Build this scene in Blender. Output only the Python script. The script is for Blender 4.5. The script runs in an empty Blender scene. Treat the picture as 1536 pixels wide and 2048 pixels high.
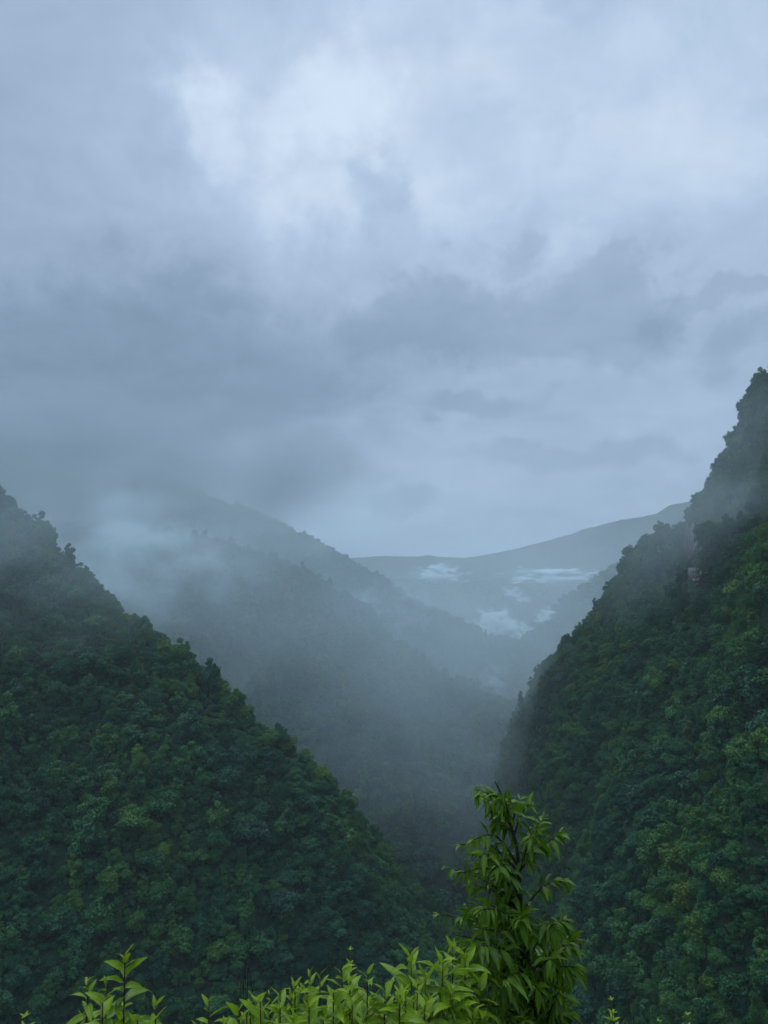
import bpy, math, random
import numpy as np

random.seed(7)
rng = np.random.default_rng(7)
S = bpy.context.scene
COL = S.collection
R = math.radians
F = 1547.0                      # focal length in pixels of the 1536 x 2048 photograph
TILT = R(2.81)

# ------------------------------------------------------------------ helpers
def P(px, py, d):
    """world point seen at photograph pixel (px, py) at forward distance d metres"""
    xc = (px - 768) / F; yc = (1024 - py) / F
    dy = math.cos(TILT) - yc * math.sin(TILT); dz = math.sin(TILT) + yc * math.cos(TILT)
    return np.array([xc * d / dy, d, dz * d / dy])

def project(p):
    """photograph pixel of world points (n,3)"""
    p = np.asarray(p, float)
    fw = p[..., 1] * math.cos(TILT) + p[..., 2] * math.sin(TILT)
    up = -p[..., 1] * math.sin(TILT) + p[..., 2] * math.cos(TILT)
    fw = np.where(fw < 1e-3, 1e-3, fw)
    return 768 + F * p[..., 0] / fw, 1024 - F * up / fw, fw

def perlin(x, y, seed=0):
    x = np.asarray(x, float); y = np.asarray(y, float)
    xi = np.floor(x).astype(np.int64); yi = np.floor(y).astype(np.int64)
    xf = x - xi; yf = y - yi
    def g(ix, iy, fx, fy):
        h = (ix * 374761393 + iy * 668265263 + seed * 1442695041) & 0xffffffff
        h = ((h ^ (h >> 13)) * 1274126177) & 0xffffffff
        a = ((h ^ (h >> 16)) & 0xffff) / 65536.0 * 2 * np.pi
        return np.cos(a) * fx + np.sin(a) * fy
    u = xf * xf * xf * (xf * (xf * 6 - 15) + 10); v = yf * yf * yf * (yf * (yf * 6 - 15) + 10)
    a = g(xi, yi, xf, yf); b = g(xi + 1, yi, xf - 1, yf); c = g(xi, yi + 1, xf, yf - 1); d = g(xi + 1, yi + 1, xf - 1, yf - 1)
    return (a + (b - a) * u) * (1 - v) + (c + (d - c) * u) * v

def fbm(x, y, scale, octs, seed=0, gain=0.5):
    s = 0; amp = 1
    for k in range(octs):
        s = s + amp * perlin(x / scale, y / scale, seed + k * 17); scale = scale / 2.03; amp *= gain
    return s

def tag(o, label=None, cat=None, group=None, kind=None):
    if label: o['label'] = label
    if cat: o['category'] = cat
    if group: o['group'] = group
    if kind: o['kind'] = kind
    return o

def mesh_obj(name, verts, faces, mats, parent=None, smooth=False, mat_idx=None, link=True):
    me = bpy.data.meshes.new(name)
    verts = np.asarray(verts, np.float32)
    if isinstance(faces, np.ndarray):
        n, k = faces.shape
        me.vertices.add(len(verts)); me.vertices.foreach_set('co', verts.ravel())
        me.loops.add(n * k); me.loops.foreach_set('vertex_index', faces.astype(np.int32).ravel())
        me.polygons.add(n); me.polygons.foreach_set('loop_start', np.arange(0, n * k, k, dtype=np.int32))
        me.update(calc_edges=True)
    else:
        me.from_pydata(verts.tolist(), [], faces); me.update()
    for m in (mats if isinstance(mats, (list, tuple)) else [mats]): me.materials.append(m)
    if mat_idx is not None: me.polygons.foreach_set('material_index', np.asarray(mat_idx, np.int32))
    if smooth: me.polygons.foreach_set('use_smooth', np.ones(len(me.polygons), bool))
    o = bpy.data.objects.new(name, me)
    if link: COL.objects.link(o)
    if parent: o.parent = parent
    return o

def empty(name, loc):
    o = bpy.data.objects.new(name, None); COL.objects.link(o); o.location = loc
    o.empty_display_size = 0.2
    return o

# ------------------------------------------------------------------ node helper
class NT:
    def __init__(self, tree): self.t = tree
    def n(self, typ, **kw):
        nd = self.t.nodes.new(typ)
        for k, v in kw.items(): setattr(nd, k, v)
        return nd
    def put(self, sock, v):
        if hasattr(v, 'is_linked') or hasattr(v, 'links'): self.t.links.new(v, sock)
        else: sock.default_value = v
    def math(self, op, a, b=0.0, c=0.0, clamp=False):
        m = self.n('ShaderNodeMath', operation=op, use_clamp=clamp)
        self.put(m.inputs[0], a)
        if len(m.inputs) > 1: self.put(m.inputs[1], b)
        if len(m.inputs) > 2: self.put(m.inputs[2], c)
        return m.outputs[0]
    def vmath(self, op, a, b=None):
        m = self.n('ShaderNodeVectorMath', operation=op); self.put(m.inputs[0], a)
        if b is not None: self.put(m.inputs[3 if op == 'SCALE' else 1], b)
        return m.outputs['Value'] if op in ('LENGTH', 'DOT_PRODUCT') else m.outputs[0]
    def ramp01(self, v, lo, hi, smooth=True):
        m = self.n('ShaderNodeMapRange'); m.interpolation_type = 'SMOOTHSTEP' if smooth else 'LINEAR'
        self.put(m.inputs[0], v); m.inputs[1].default_value = lo; m.inputs[2].default_value = hi
        return m.outputs[0]
    def noise(self, vec, scale, detail=4, rough=0.5, dist=0.0):
        m = self.n('ShaderNodeTexNoise'); self.put(m.inputs['Vector'], vec)
        m.inputs['Scale'].default_value = scale; m.inputs['Detail'].default_value = detail
        m.inputs['Roughness'].default_value = rough; m.inputs['Distortion'].default_value = dist
        return m.outputs
    def mix(self, fac, a, b):
        m = self.n('ShaderNodeMix', data_type='RGBA'); self.put(m.inputs[0], fac)
        self.put(m.inputs[6], a); self.put(m.inputs[7], b)
        return m.outputs[2]
    def cramp(self, fac, stops):
        m = self.n('ShaderNodeValToRGB'); self.put(m.inputs[0], fac)
        e = m.color_ramp.elements
        while len(e) < len(stops): e.new(0.5)
        for el, (p, c) in zip(e, stops): el.position = p; el.color = (*c, 1)
        return m.outputs[0]

def new_mat(name):
    m = bpy.data.materials.new(name); m.use_nodes = True; m.node_tree.nodes.clear()
    t = NT(m.node_tree); out = t.n('ShaderNodeOutputMaterial')
    return m, t, out

def leaf_shader(t, out, color, rough, trans, spec=0.5, tcol=None):
    p = t.n('ShaderNodeBsdfPrincipled'); t.put(p.inputs['Base Color'], color)
    t.put(p.inputs['Roughness'], rough); p.inputs['Specular IOR Level'].default_value = spec
    tr = t.n('ShaderNodeBsdfTranslucent'); t.put(tr.inputs[0], tcol if tcol is not None else color)
    mx = t.n('ShaderNodeMixShader'); mx.inputs[0].default_value = trans
    t.t.links.new(p.outputs[0], mx.inputs[1]); t.t.links.new(tr.outputs[0], mx.inputs[2]); t.t.links.new(mx.outputs[0], out.inputs[0])
    return p

# ------------------------------------------------------------------ materials
def mat_crown():
    m, t, out = new_mat('forest_leaves')
    a = t.n('ShaderNodeAttribute', attribute_type='INSTANCER', attribute_name='tint')
    geo = t.n('ShaderNodeNewGeometry')
    base = t.cramp(a.outputs['Fac'], [(0.0, (.010, .066, .038)), (0.25, (.016, .096, .038)), (0.5, (.032, .132, .034)), (0.72, (.060, .160, .026)),
                                      (0.86, (.085, .175, .020)), (0.95, (.115, .190, .020)), (1.0, (.060, .080, .032))])
    hsv = t.n('ShaderNodeHueSaturation'); t.put(hsv.inputs['Color'], base)
    v = t.math('MULTIPLY_ADD', geo.outputs['Random Per Island'], 0.9, 0.55); t.put(hsv.inputs['Value'], v)
    t.put(hsv.inputs['Hue'], t.math('MULTIPLY_ADD', geo.outputs['Random Per Island'], -0.03, 0.515))
    leaf_shader(t, out, hsv.outputs[0], 0.6, 0.22, 0.25)
    return m

def mat_bark(name, c1, c2, scale=14):
    m, t, out = new_mat(name)
    tc = t.n('ShaderNodeTexCoord'); mp = t.n('ShaderNodeMapping'); mp.inputs['Scale'].default_value = (1, 1, 0.25)
    t.put(mp.inputs[0], tc.outputs['Object'])
    nz = t.noise(mp.outputs[0], scale, 6, 0.6)
    p = t.n('ShaderNodeBsdfPrincipled'); t.put(p.inputs['Base Color'], t.cramp(nz[0], [(0.3, c1), (0.7, c2)]))
    p.inputs['Roughness'].default_value = 0.75
    b = t.n('ShaderNodeBump'); b.inputs['Strength'].default_value = 0.5; b.inputs['Distance'].default_value = 0.02
    t.put(b.inputs['Height'], nz[0]); t.put(p.inputs['Normal'], b.outputs[0])
    t.t.links.new(p.outputs[0], out.inputs[0])
    return m

def mat_terrain():
    m, t, out = new_mat('undergrowth')
    geo = t.n('ShaderNodeNewGeometry')
    nz = t.noise(geo.outputs['Position'], 0.16, 8, 0.65)
    nz2 = t.noise(geo.outputs['Position'], 0.02, 3, 0.5)
    c = t.cramp(nz[0], [(0.28, (.005, .016, .009)), (0.5, (.010, .034, .014)), (0.72, (.022, .058, .018))])
    c = t.mix(t.ramp01(nz2[0], 0.4, 0.7), c, (.010, .030, .014, 1))
    p = t.n('ShaderNodeBsdfPrincipled'); t.put(p.inputs['Base Color'], c); p.inputs['Roughness'].default_value = 0.85
    p.inputs['Specular IOR Level'].default_value = 0.15
    b = t.n('ShaderNodeBump'); b.inputs['Strength'].default_value = 1.0; b.inputs['Distance'].default_value = 3.0
    t.put(b.inputs['Height'], nz[0]); t.put(p.inputs['Normal'], b.outputs[0])
    t.t.links.new(p.outputs[0], out.inputs[0])
    return m

def mat_rock():
    m, t, out = new_mat('bare_rock')
    geo = t.n('ShaderNodeNewGeometry')
    mp = t.n('ShaderNodeMapping'); mp.inputs['Scale'].default_value = (1, 1, 0.35); t.put(mp.inputs[0], geo.outputs['Position'])
    nz = t.noise(mp.outputs[0], 0.35, 8, 0.7)
    c = t.cramp(nz[0], [(0.36, (.015, .03, .018)), (0.5, (.05, .055, .045)), (0.62, (.16, .145, .125)), (0.75, (.33, .30, .26))])
    p = t.n('ShaderNodeBsdfPrincipled'); t.put(p.inputs['Base Color'], c); p.inputs['Roughness'].default_value = 0.9
    b = t.n('ShaderNodeBump'); b.inputs['Strength'].default_value = 0.8; b.inputs['Distance'].default_value = 1.0
    t.put(b.inputs['Height'], nz[0]); t.put(p.inputs['Normal'], b.outputs[0])
    t.t.links.new(p.outputs[0], out.inputs[0])
    return m

def mat_leaf(name, dark, light, young, trans, rough):
    """broad leaf: midrib and side veins from the leaf's own UVs, colour varied leaf by leaf"""
    m, t, out = new_mat(name)
    geo = t.n('ShaderNodeNewGeometry'); uv = t.n('ShaderNodeUVMap'); uv.uv_map = 'UVMap'
    ag = t.n('ShaderNodeAttribute', attribute_name='age')
    sp = t.n('ShaderNodeSeparateXYZ'); t.put(sp.inputs[0], uv.outputs[0])
    rnd = geo.outputs['Random Per Island']
    base = t.mix(rnd, (*dark, 1), (*light, 1))
    base = t.mix(ag.outputs['Fac'], base, (*young, 1))
    u = t.math('ABSOLUTE', t.math('SUBTRACT', sp.outputs[0], 0.5))
    rib = t.ramp01(u, 0.05, 0.015)
    wv = t.math('SINE', t.math('MULTIPLY', t.math('SUBTRACT', sp.outputs[1], t.math('MULTIPLY', u, 0.55)), 75.0))
    vein = t.math('MULTIPLY', t.ramp01(wv, 0.75, 1.0), 0.35)
    nz = t.noise(geo.outputs['Position'], 40, 3)
    base = t.mix(t.math('MULTIPLY', t.ramp01(nz[0], .35, .75), 0.45), base, (*[x * 0.45 for x in dark], 1))
    pale = tuple(min(1, x * 1.6 + .02) for x in light)
    c = t.mix(t.math('MAXIMUM', t.math('MULTIPLY', rib, 0.6), vein), base, (*pale, 1))
    p = leaf_shader(t, out, c, rough, trans, 0.28)
    b = t.n('ShaderNodeBump'); b.inputs['Strength'].default_value = 0.35; b.inputs['Distance'].default_value = 0.002
    t.put(b.inputs['Height'], t.math('SUBTRACT', 1.0, t.math('MAXIMUM', rib, vein))); t.put(p.inputs['Normal'], b.outputs[0])
    return m

M_CROWN = mat_crown()
M_BARK = mat_bark('forest_bark', (.03, .024, .018), (.10, .085, .065), 2.0)
M_TWIG = mat_bark('dark_twig_bark', (.010, .006, .005), (.035, .020, .016), 60)
M_STEM = mat_bark('green_stem', (.04, .06, .012), (.09, .11, .02), 60)
M_TERRAIN = mat_terrain()
M_ROCK = mat_rock()
M_SAPLING = mat_leaf('sapling_leaf', (.030, .090, .003), (.105, .205, .007), (.16, .25, .010), 0.40, 0.28)
M_SHRUB = mat_leaf('shrub_leaf', (.050, .140, .002), (.150, .270, .005), (.25, .35, .006), 0.40, 0.36)

# ------------------------------------------------------------------ terrain
def ridge(pts, drop):
    a = np.array([P(*q) for q in pts]); a[:, 2] = np.minimum(a[:, 2] - drop, 255)
    return a

RIDGES = [  # name, polyline, near slope, far slope, noise amplitude
    ('near_left', ridge([(-700, 560, 600), (-200, 815, 535), (0, 985, 500), (60, 1045, 490), (100, 1085, 485), (220, 1190, 465), (350, 1272, 450), (440, 1375, 435), (520, 1440, 425),
                         (625, 1535, 410), (668, 1630, 400), (715, 1720, 390), (770, 1820, 380), (825, 1910, 365), (900, 2000, 355), (980, 2150, 340)], 13), 0.31, 0.95, 10),
    ('near_right', ridge([(2500, 100, 500), (1800, 470, 530), (1620, 640, 544), (1545, 750, 552), (1482, 795, 558), (1474, 880, 562), (1428, 905, 568), (1420, 960, 574), (1368, 1025, 584), (1345, 1060, 594), (1262, 1088, 622), (1205, 1190, 642),
                           (1112, 1295, 662), (1052, 1375, 678), (1012, 1480, 688), (984, 1570, 694), (940, 1690, 700), (860, 1800, 705)], 9), None, 1.3, 13),
    ('mid_left', ridge([(-600, 960, 1080), (-100, 1020, 1050), (150, 1050, 1030), (470, 1092, 1000), (600, 1132, 975), (690, 1182, 945), (760, 1262, 915), (850, 1322, 885),
                        (940, 1365, 860), (1020, 1402, 835), (1090, 1450, 815), (1170, 1520, 790)], 8), 0.30, 0.8, 15),
    ('big_left', ridge([(-800, 760, 1560), (-300, 820, 1520), (100, 890, 1480), (330, 962, 1450), (400, 987, 1440), (520, 1027, 1420), (650, 1088, 1380), (730, 1142, 1350), (820, 1197, 1310),
                        (950, 1252, 1265), (1030, 1277, 1235), (1100, 1330, 1205), (1190, 1410, 1170)], 8), 0.30, 0.8, 22),
    ('mid_right', ridge([(1700, 900, 1700), (1330, 1090, 1600), (1230, 1165, 1550), (1190, 1200, 1520), (1110, 1236, 1480), (1040, 1274, 1450), (1000, 1310, 1430), (950, 1370, 1400)], 8), 0.5, 0.8, 8),
    ('far_right', ridge([(1700, 880, 2150), (1330, 1060, 2000), (1260, 1110, 1950), (1200, 1150, 1900), (1130, 1195, 1850), (1060, 1250, 1800), (1020, 1290, 1780), (960, 1350, 1750)], 8), 0.5, 0.8, 8),
    ('low_far', ridge([(300, 1150, 2500), (700, 1152, 2500), (800, 1160, 2500), (880, 1160, 2500), (1000, 1163, 2500), (1100, 1170, 2480), (1200, 1176, 2450), (1400, 1150, 2450)], 6), 0.4, 0.7, 10),
    ('far', ridge([(2300, 860, 3100), (1700, 930, 3050), (1500, 970, 3000), (1370, 1002, 3000), (1345, 1005, 3000), (1310, 1026, 3000), (1260, 1034, 3000), (1200, 1046, 3000), (1130, 1068, 3000), (1060, 1088, 3000), (980, 1105, 3000), (930, 1112, 3000),
                   (880, 1111, 3000), (780, 1108, 3000), (700, 1112, 3000), (500, 1118, 3000), (0, 1090, 3000), (-800, 1060, 3000)], 6), 0.35, 0.7, 14),
]
NAMES = [r[0] for r in RIDGES]

def ridge_height(x, y, pl, sn, sf):
    """height under a crest line: each stretch of the crest weighs in by how near it is, so the slopes of two stretches meet softly"""
    g = pl[-1] - pl[0]; cs = np.sign(g[0] * (0 - pl[0][1]) - g[1] * (0 - pl[0][0]))     # the side that faces the valley head
    best = np.full(x.shape, 1e18); side = np.zeros(x.shape); ds, zs = [], []
    for a, b in zip(pl[:-1], pl[1:]):
        d = b[:2] - a[:2]; L2 = d @ d
        t = np.clip(((x - a[0]) * d[0] + (y - a[1]) * d[1]) / L2, 0, 1)
        dd = (a[0] + t * d[0] - x) ** 2 + (a[1] + t * d[1] - y) ** 2
        s = np.sign(d[0] * (y - a[1]) - d[1] * (x - a[0])) * cs
        m = dd < best
        best = np.where(m, dd, best); side = np.where(m, s, side); ds.append(np.sqrt(dd)); zs.append(a[2] + t * (b[2] - a[2]))
    dist = np.sqrt(best); L = 0.10 * dist + 0.5; k = np.where(side >= 0, sn, sf)
    w = 0; h = 0
    for d_, z_ in zip(ds, zs):
        e = np.exp(-np.minimum((d_ - dist) / L, 60)); w = w + e; h = h + e * (z_ - k * d_ * d_ / (d_ + 8.0))
    return h / w, dist

def wall_height(x, y, pl, sf):
    """the right valley wall: one cross profile carried along the valley, cut off behind its far end"""
    o = np.argsort(pl[:, 0]); X, Yr, Z = pl[o, 0], pl[o, 1], pl[o, 2]
    yr = np.interp(x, X, Yr); back = np.maximum(0, y - yr); front = np.maximum(0, yr - y)
    f = np.clip(front / 70, 0, 1)
    xe = x + f * (19 * fbm(x, y, 130, 3, 61) + 10 * fbm(x, y, 45, 2, 62)) + np.clip(front - 150, 0, None) * 0.07
    z = np.interp(xe, X, Z)
    left = np.maximum(0, X[0] - xe)
    return z - sf * back - 1.6 * left, np.maximum(back, front)

FLOOR = -400.0
def height(x, y):
    """terrain height and the index of the hill it belongs to (len(RIDGES): the bank under the camera)"""
    x = np.asarray(x, float); y = np.asarray(y, float)
    best = np.full(x.shape, FLOOR) + 6 * fbm(x, y, 120, 3, 91); who = np.full(x.shape, NAMES.index('low_far'))
    for i, (nm, pl, sn, sf, amp) in enumerate(RIDGES):
        h, dist = ridge_height(x, y, pl, sn, sf) if sn is not None else wall_height(x, y, pl, sf)
        fade = np.clip(dist / 60.0, 0.3 if i == 0 else 0.12, 1)
        gully = 1 - np.abs(fbm(x, y, 95 if i < 2 else 230, 4, 31 + i)) * 2.4
        h = h + fade * amp * (fbm(x, y, 110, 4, i * 7) * 1.5 + gully * 1.1)
        m = h > best
        best = np.where(m, h, best); who = np.where(m, i, who)
    r = np.sqrt(x * x + (y * 1.0) ** 2)
    nz = -1.72 - 0.80 * np.maximum(0, y - 0.9) - 0.1 * np.abs(x) + 0.10 * np.maximum(0, 0.5 - y) + 0.06 * fbm(x, y, 1.2, 3, 5)
    nz = np.where(r > 14, nz - 0.15 * (r - 14), nz)
    nz = np.where(y < 0, np.minimum(nz, 3), nz)
    m = nz > best
    best = np.where(m, nz, best); who = np.where(m, len(RIDGES), who)
    return best, who

def build_terrain():
    az = np.concatenate([np.linspace(-178, -80, 40)[:-1], np.linspace(-80, -32, 90)[:-1], np.linspace(-32, 32, 560), np.linspace(32, 80, 90)[1:], np.linspace(80, 178, 40)[1:]]) * np.pi / 180
    rr = np.concatenate([np.linspace(0.15, 6, 40)[:-1], np.geomspace(6, 180, 60)[:-1], np.linspace(180, 1700, 330)[:-1], np.geomspace(1700, 4200, 120)])
    A, RR = np.meshgrid(az, rr)
    X = np.sin(A) * RR; Y = np.cos(A) * RR
    Z, W = height(X, Y)
    nr, na = X.shape
    V = np.stack([X, Y, Z], -1).reshape(-1, 3)
    ids = np.arange(nr * na).reshape(nr, na)
    Fq = np.stack([ids[:-1, :-1], ids[:-1, 1:], ids[1:, 1:], ids[1:, :-1]], -1).reshape(-1, 4)
    wf = W[:-1, :-1].reshape(-1)
    info = {'near_left': ('hill', 'steep forested hill descending from the left edge of the valley'),
            'near_right': ('hill', 'steep cliffy forested hill rising at the right edge'),
            'mid_left': ('hill', 'misty forested spur behind the left hill'),
            'big_left': ('mountain', 'tall hazy mountain with its top lost in cloud'),
            'mid_right': ('hill', 'pale hazy ridge just behind the right hill'),
            'far_right': ('hill', 'second pale hazy ridge behind the right hill'),
            'low_far': ('hill', 'low blue ridge across the end of the valley'),
            'far': ('mountain', 'far blue mountain on the horizon under the cloud')}
    for i in range(len(RIDGES) + 1):
        f = Fq[wf == i]
        if not len(f): continue
        used, inv = np.unique(f, return_inverse=True)
        nm, lb = info[NAMES[i]] if i < len(RIDGES) else ('ground', 'grassy bank dropping away below the camera')
        o = mesh_obj(nm, V[used], inv.reshape(-1, 4), M_TERRAIN, smooth=True)
        tag(o, lb, kind='structure')
    return V
TV = build_terrain()

# ------------------------------------------------------------------ forest trees
def quads_from(c, nrm, size, asp, r):
    """leaf sprays: one bent four-sided leaf clump per centre"""
    n = len(c)
    t = r.normal(size=(n, 3)); t -= (t * nrm).sum(1, keepdims=True) * nrm
    t /= np.linalg.norm(t, axis=1, keepdims=True) + 1e-9
    b = np.cross(nrm, t)
    s = size[:, None]
    sag = nrm * s * 0.28
    v = np.stack([c - t * s - sag, c + b * s * asp + 0 * sag, c + t * s - sag * 1.3, c - b * s * asp], 1)
    return v.reshape(-1, 3), np.arange(n * 4).reshape(n, 4)

def crown_mesh(kind, n, size, seed):
    r = np.random.default_rng(seed)
    lobes = []
    k, rad, h0, hh = {'rounded': (16, 4.7, 6.6, 4.2), 'spreading': (18, 5.9, 6.8, 2.9), 'narrow': (22, 2.9, 7.6, 5.8), 'ragged': (21, 5.2, 7.4, 4.8), 'open': (9, 4.2, 9.6, 4.4)}[kind]
    lo, hi = {'narrow': (.30, .46), 'ragged': (.16, .38), 'open': (.14, .26)}.get(kind, (.22, .42))
    while len(lobes) < k:
        p = r.uniform(-1, 1, 3)
        if 0.25 < np.linalg.norm(p) < 1.0:
            narrow = 1 - (0.5 if kind in ('ragged', 'narrow') else .35) * max(0, p[2])
            lr = r.uniform(lo, hi) * rad * (0.8 if p[2] > .4 else 1)
            lobes.append((np.array([p[0] * rad * .82 * narrow, p[1] * rad * .82 * narrow, h0 + p[2] * hh]), lr))
    if kind != 'open':
        lobes.append((np.array([0, 0, h0 + .2]), rad * .48)); lobes.append((np.array([0, 0, h0 - hh * .5]), rad * .52))
    w = np.array([l[1] ** 2 for l in lobes]); w /= w.sum()
    pick = r.choice(len(lobes), n, p=w)
    C = np.array([l[0] for l in lobes])[pick]; LR = np.array([l[1] for l in lobes])[pick]
    d = r.normal(size=(n, 3)); d[:, 2] += 0.35; d /= np.linalg.norm(d, axis=1, keepdims=True)
    # every lobe breaks up into sprays: bumps of its own and stragglers standing off it
    bump = 1 + 0.20 * np.sin(d[:, 0] * 9 + pick * 1.7) * np.cos(d[:, 2] * 8 + pick) + 0.12 * np.sin(d[:, 1] * 17 + pick)
    rad_j = LR * r.uniform(0.66, 1.08, n) * bump * np.where(r.random(n) < .06, r.uniform(1.1, 1.4, n), 1)
    c = C + d * rad_j[:, None] * np.array([1, 1, .80])
    nr = d * 0.8 + np.array([0, 0, .60]) + r.normal(size=(n, 3)) * 0.45
    nr /= np.linalg.norm(nr, axis=1, keepdims=True)
    return quads_from(c, nr, r.uniform(0.55, 1.45, n) * size, 0.5, r)

def tube(pts, rads, seg=6):
    pts = [np.asarray(p, float) for p in pts]; V = []; Fs = []
    for i, p in enumerate(pts):
        d = pts[min(i + 1, len(pts) - 1)] - pts[max(i - 1, 0)]; d /= np.linalg.norm(d) + 1e-9
        a = np.cross(d, [0.31, 0.2, 0.93] if abs(d[2]) < .9 else [1, .1, 0]); a /= np.linalg.norm(a) + 1e-9; b = np.cross(d, a)
        for k in range(seg):
            th = 2 * np.pi * k / seg; V.append(p + rads[i] * (math.cos(th) * a + math.sin(th) * b))
    for i in range(len(pts) - 1):
        for k in range(seg):
            Fs.append((i * seg + k, i * seg + (k + 1) % seg, (i + 1) * seg + (k + 1) % seg, (i + 1) * seg + k))
    Fs.append(tuple(range(seg))[::-1]); Fs.append(tuple((len(pts) - 1) * seg + k for k in range(seg)))
    return V, Fs

def join(parts):
    V = []; Fs = []
    for v, f in parts:
        o = len(V); V.extend([tuple(x) for x in v]); Fs.extend([tuple(int(i) + o for i in q) for q in f])
    return V, Fs

def trunk_mesh(kind, seed):
    r = random.Random(seed)
    top = {'rounded': 8.5, 'spreading': 7.5, 'narrow': 11, 'ragged': 10, 'open': 12}[kind]; w = {'rounded': 3, 'spreading': 4, 'narrow': 1.8, 'ragged': 3, 'open': 3}[kind]
    parts = [tube([(0, 0, -2.5), (r.uniform(-.2, .2), .1, 1.5), (r.uniform(-.4, .4), 0, 4), (r.uniform(-.5, .5), .2, top)], [.34, .26, .2, .05], 7)]
    for k in range(6):
        a = k * 1.05 + r.uniform(-.3, .3); z = (2.6 if kind != 'open' else 6) + k * .55
        parts.append(tube([(0, 0, z), (math.cos(a) * w * .5, math.sin(a) * w * .5, z + 1.2), (math.cos(a) * w, math.sin(a) * w, z + 2.0 + r.random())], [.13, .09, .03], 5))
    return join(parts)

KINDS = ['rounded', 'ragged', 'spreading', 'rounded', 'narrow', 'ragged', 'spreading', 'ragged']
CROWNS, TRUNKS = [], []
for i, k in enumerate(KINDS):
    v, f = crown_mesh(k, 5200, 0.38, 100 + i)
    CROWNS.append(mesh_obj('crown', v, f, M_CROWN, link=False))
    tv, tf = trunk_mesh(k, 200 + i)
    TRUNKS.append(mesh_obj('trunk', tv, tf, M_BARK, smooth=True, link=False))
proto_near = bpy.data.collections.new('near_tree_shapes'); proto_far = bpy.data.collections.new('far_tree_shapes')
for i, k in enumerate(KINDS):
    v, f = crown_mesh(k, 5200, 0.38, 100 + i); tv, tf = trunk_mesh(k, 200 + i)
    V = np.concatenate([v, np.array(tv)]); Fs = [tuple(q) for q in f.tolist()] + [tuple(x + len(v) for x in q) for q in tf]
    proto_near.objects.link(mesh_obj(f'near_shape_{i}', V, Fs, [M_CROWN, M_BARK], mat_idx=[0] * len(f) + [1] * len(tf), link=False))
    v, f = crown_mesh(k, 900, .85, 300 + i)
    proto_far.objects.link(mesh_obj(f'far_shape_{i}', v, f, M_CROWN, link=False))

ROCKS = [(1388, 1092, 13, 48), (1384, 1160, 10, 22), (1529, 1195, 10, 36)]     # bare patches high on the right hill: px, py, half width, half height

def scatter(i, step, smin, smax, steep=True):
    """jittered grid of trees on hill i, kept to what the camera (or one a step aside) can see"""
    pl = RIDGES[i][1]
    dmin, dmax = {'near_left': (150, 620), 'near_right': (150, 760), 'mid_left': (430, 1120), 'big_left': (800, 1560), 'mid_right': (1000, 1750), 'far_right': (1400, 2150),
                  'low_far': (1900, 2560), 'far': (2300, 3120)}[NAMES[i]]
    if steep: step = step / 2
    ys = np.arange(dmin, dmax, step); half = 0.68
    xs = np.arange(-dmax * half, dmax * half, step)
    X, Y = np.meshgrid(xs, ys); X = X.ravel() + rng.uniform(-.48, .48, X.size) * step; Y = Y.ravel() + rng.uniform(-.48, .48, Y.size) * step
    k = np.abs(X) < Y * half; X, Y = X[k], Y[k]
    Z, W = height(X, Y); k = W == i
    if i == 0: k |= (W != 1) & (Y > 175) & (Y < 480) & (X < 45)     # the foot of the left hill and the gully floor below it
    X, Y, Z = X[k], Y[k], Z[k]
    if steep:                                                     # as many per metre of slope as on the flat
        g = np.hypot(height(X + 2, Y)[0] - Z, height(X, Y + 2)[0] - Z) / 2
        k = rng.random(len(X)) < np.sqrt(1 + np.minimum(g, 6) ** 2) / 4; X, Y, Z = X[k], Y[k], Z[k]
    px, py, fw = project(np.stack([X, Y, Z + 8], -1))
    k = (px > -330) & (px < 1870) & (py < 2330) & (py > 500)
    X, Y, Z, px, py = X[k], Y[k], Z[k], px[k], py[k]
    vis = np.ones(len(X), bool)                                   # drop those deep behind a crest
    for t in np.linspace(0.3, 0.985, 46):
        h, _ = height(X * t, Y * t); vis &= (Z + 15) * t > h - 9 * t
    X, Y, Z, px, py = X[vis], Y[vis], Z[vis], px[vis], py[vis]
    if NAMES[i] == 'near_right':
        k = np.ones(len(X), bool)
        for (rx, ry, rw, rh) in ROCKS: k &= ~((np.abs(px - rx) < rw) & (np.abs(py - 20 - ry) < rh))
        X, Y, Z = X[k], Y[k], Z[k]
    n = len(X)
    sc = smin + (smax - smin) * rng.beta(1.2, 2.6, n) * (1 + 0.35 * fbm(X, Y, 45, 2, 71))
    tint = np.clip(0.36 + 0.42 * fbm(X, Y, 70, 3, 55) + rng.normal(0, .17, n), 0, .93)
    tint = np.where(rng.random(n) < 0.005, rng.uniform(.97, 1.0, n), tint)
    idx = rng.integers(0, len(KINDS), n)
    rot = np.stack([rng.normal(0, .07, n), rng.normal(0, .07, n), rng.uniform(0, 6.28, n)], -1)
    scl = np.stack([sc * rng.uniform(.9, 1.12, n), sc * rng.uniform(.9, 1.12, n), sc * rng.uniform(.8, 1.25, n) * np.where(rng.random(n) < .06, 1.35, 1)], -1)
    return dict(p=np.stack([X, Y, Z - 1.0 * sc], -1), scl=scl, rot=rot, idx=idx, tint=tint, sc=sc)

FOREST = {}
for nm, step, a, b in (('near_left', 6.0, .36, 1.4), ('near_right', 6.0, .36, 1.4), ('mid_left', 8.0, .5, 1.4), ('big_left', 9.0, .6, 1.4),
                       ('mid_right', 11, .7, 1.5), ('far_right', 13, .8, 1.6), ('low_far', 15, .8, 1.3)):
    FOREST[nm] = scatter(NAMES.index(nm), step, a, b)

UNDER = {nm: scatter(NAMES.index(nm), st, .20, .50) for nm, st in (('near_left', 3.6), ('near_right', 3.6))}
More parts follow.
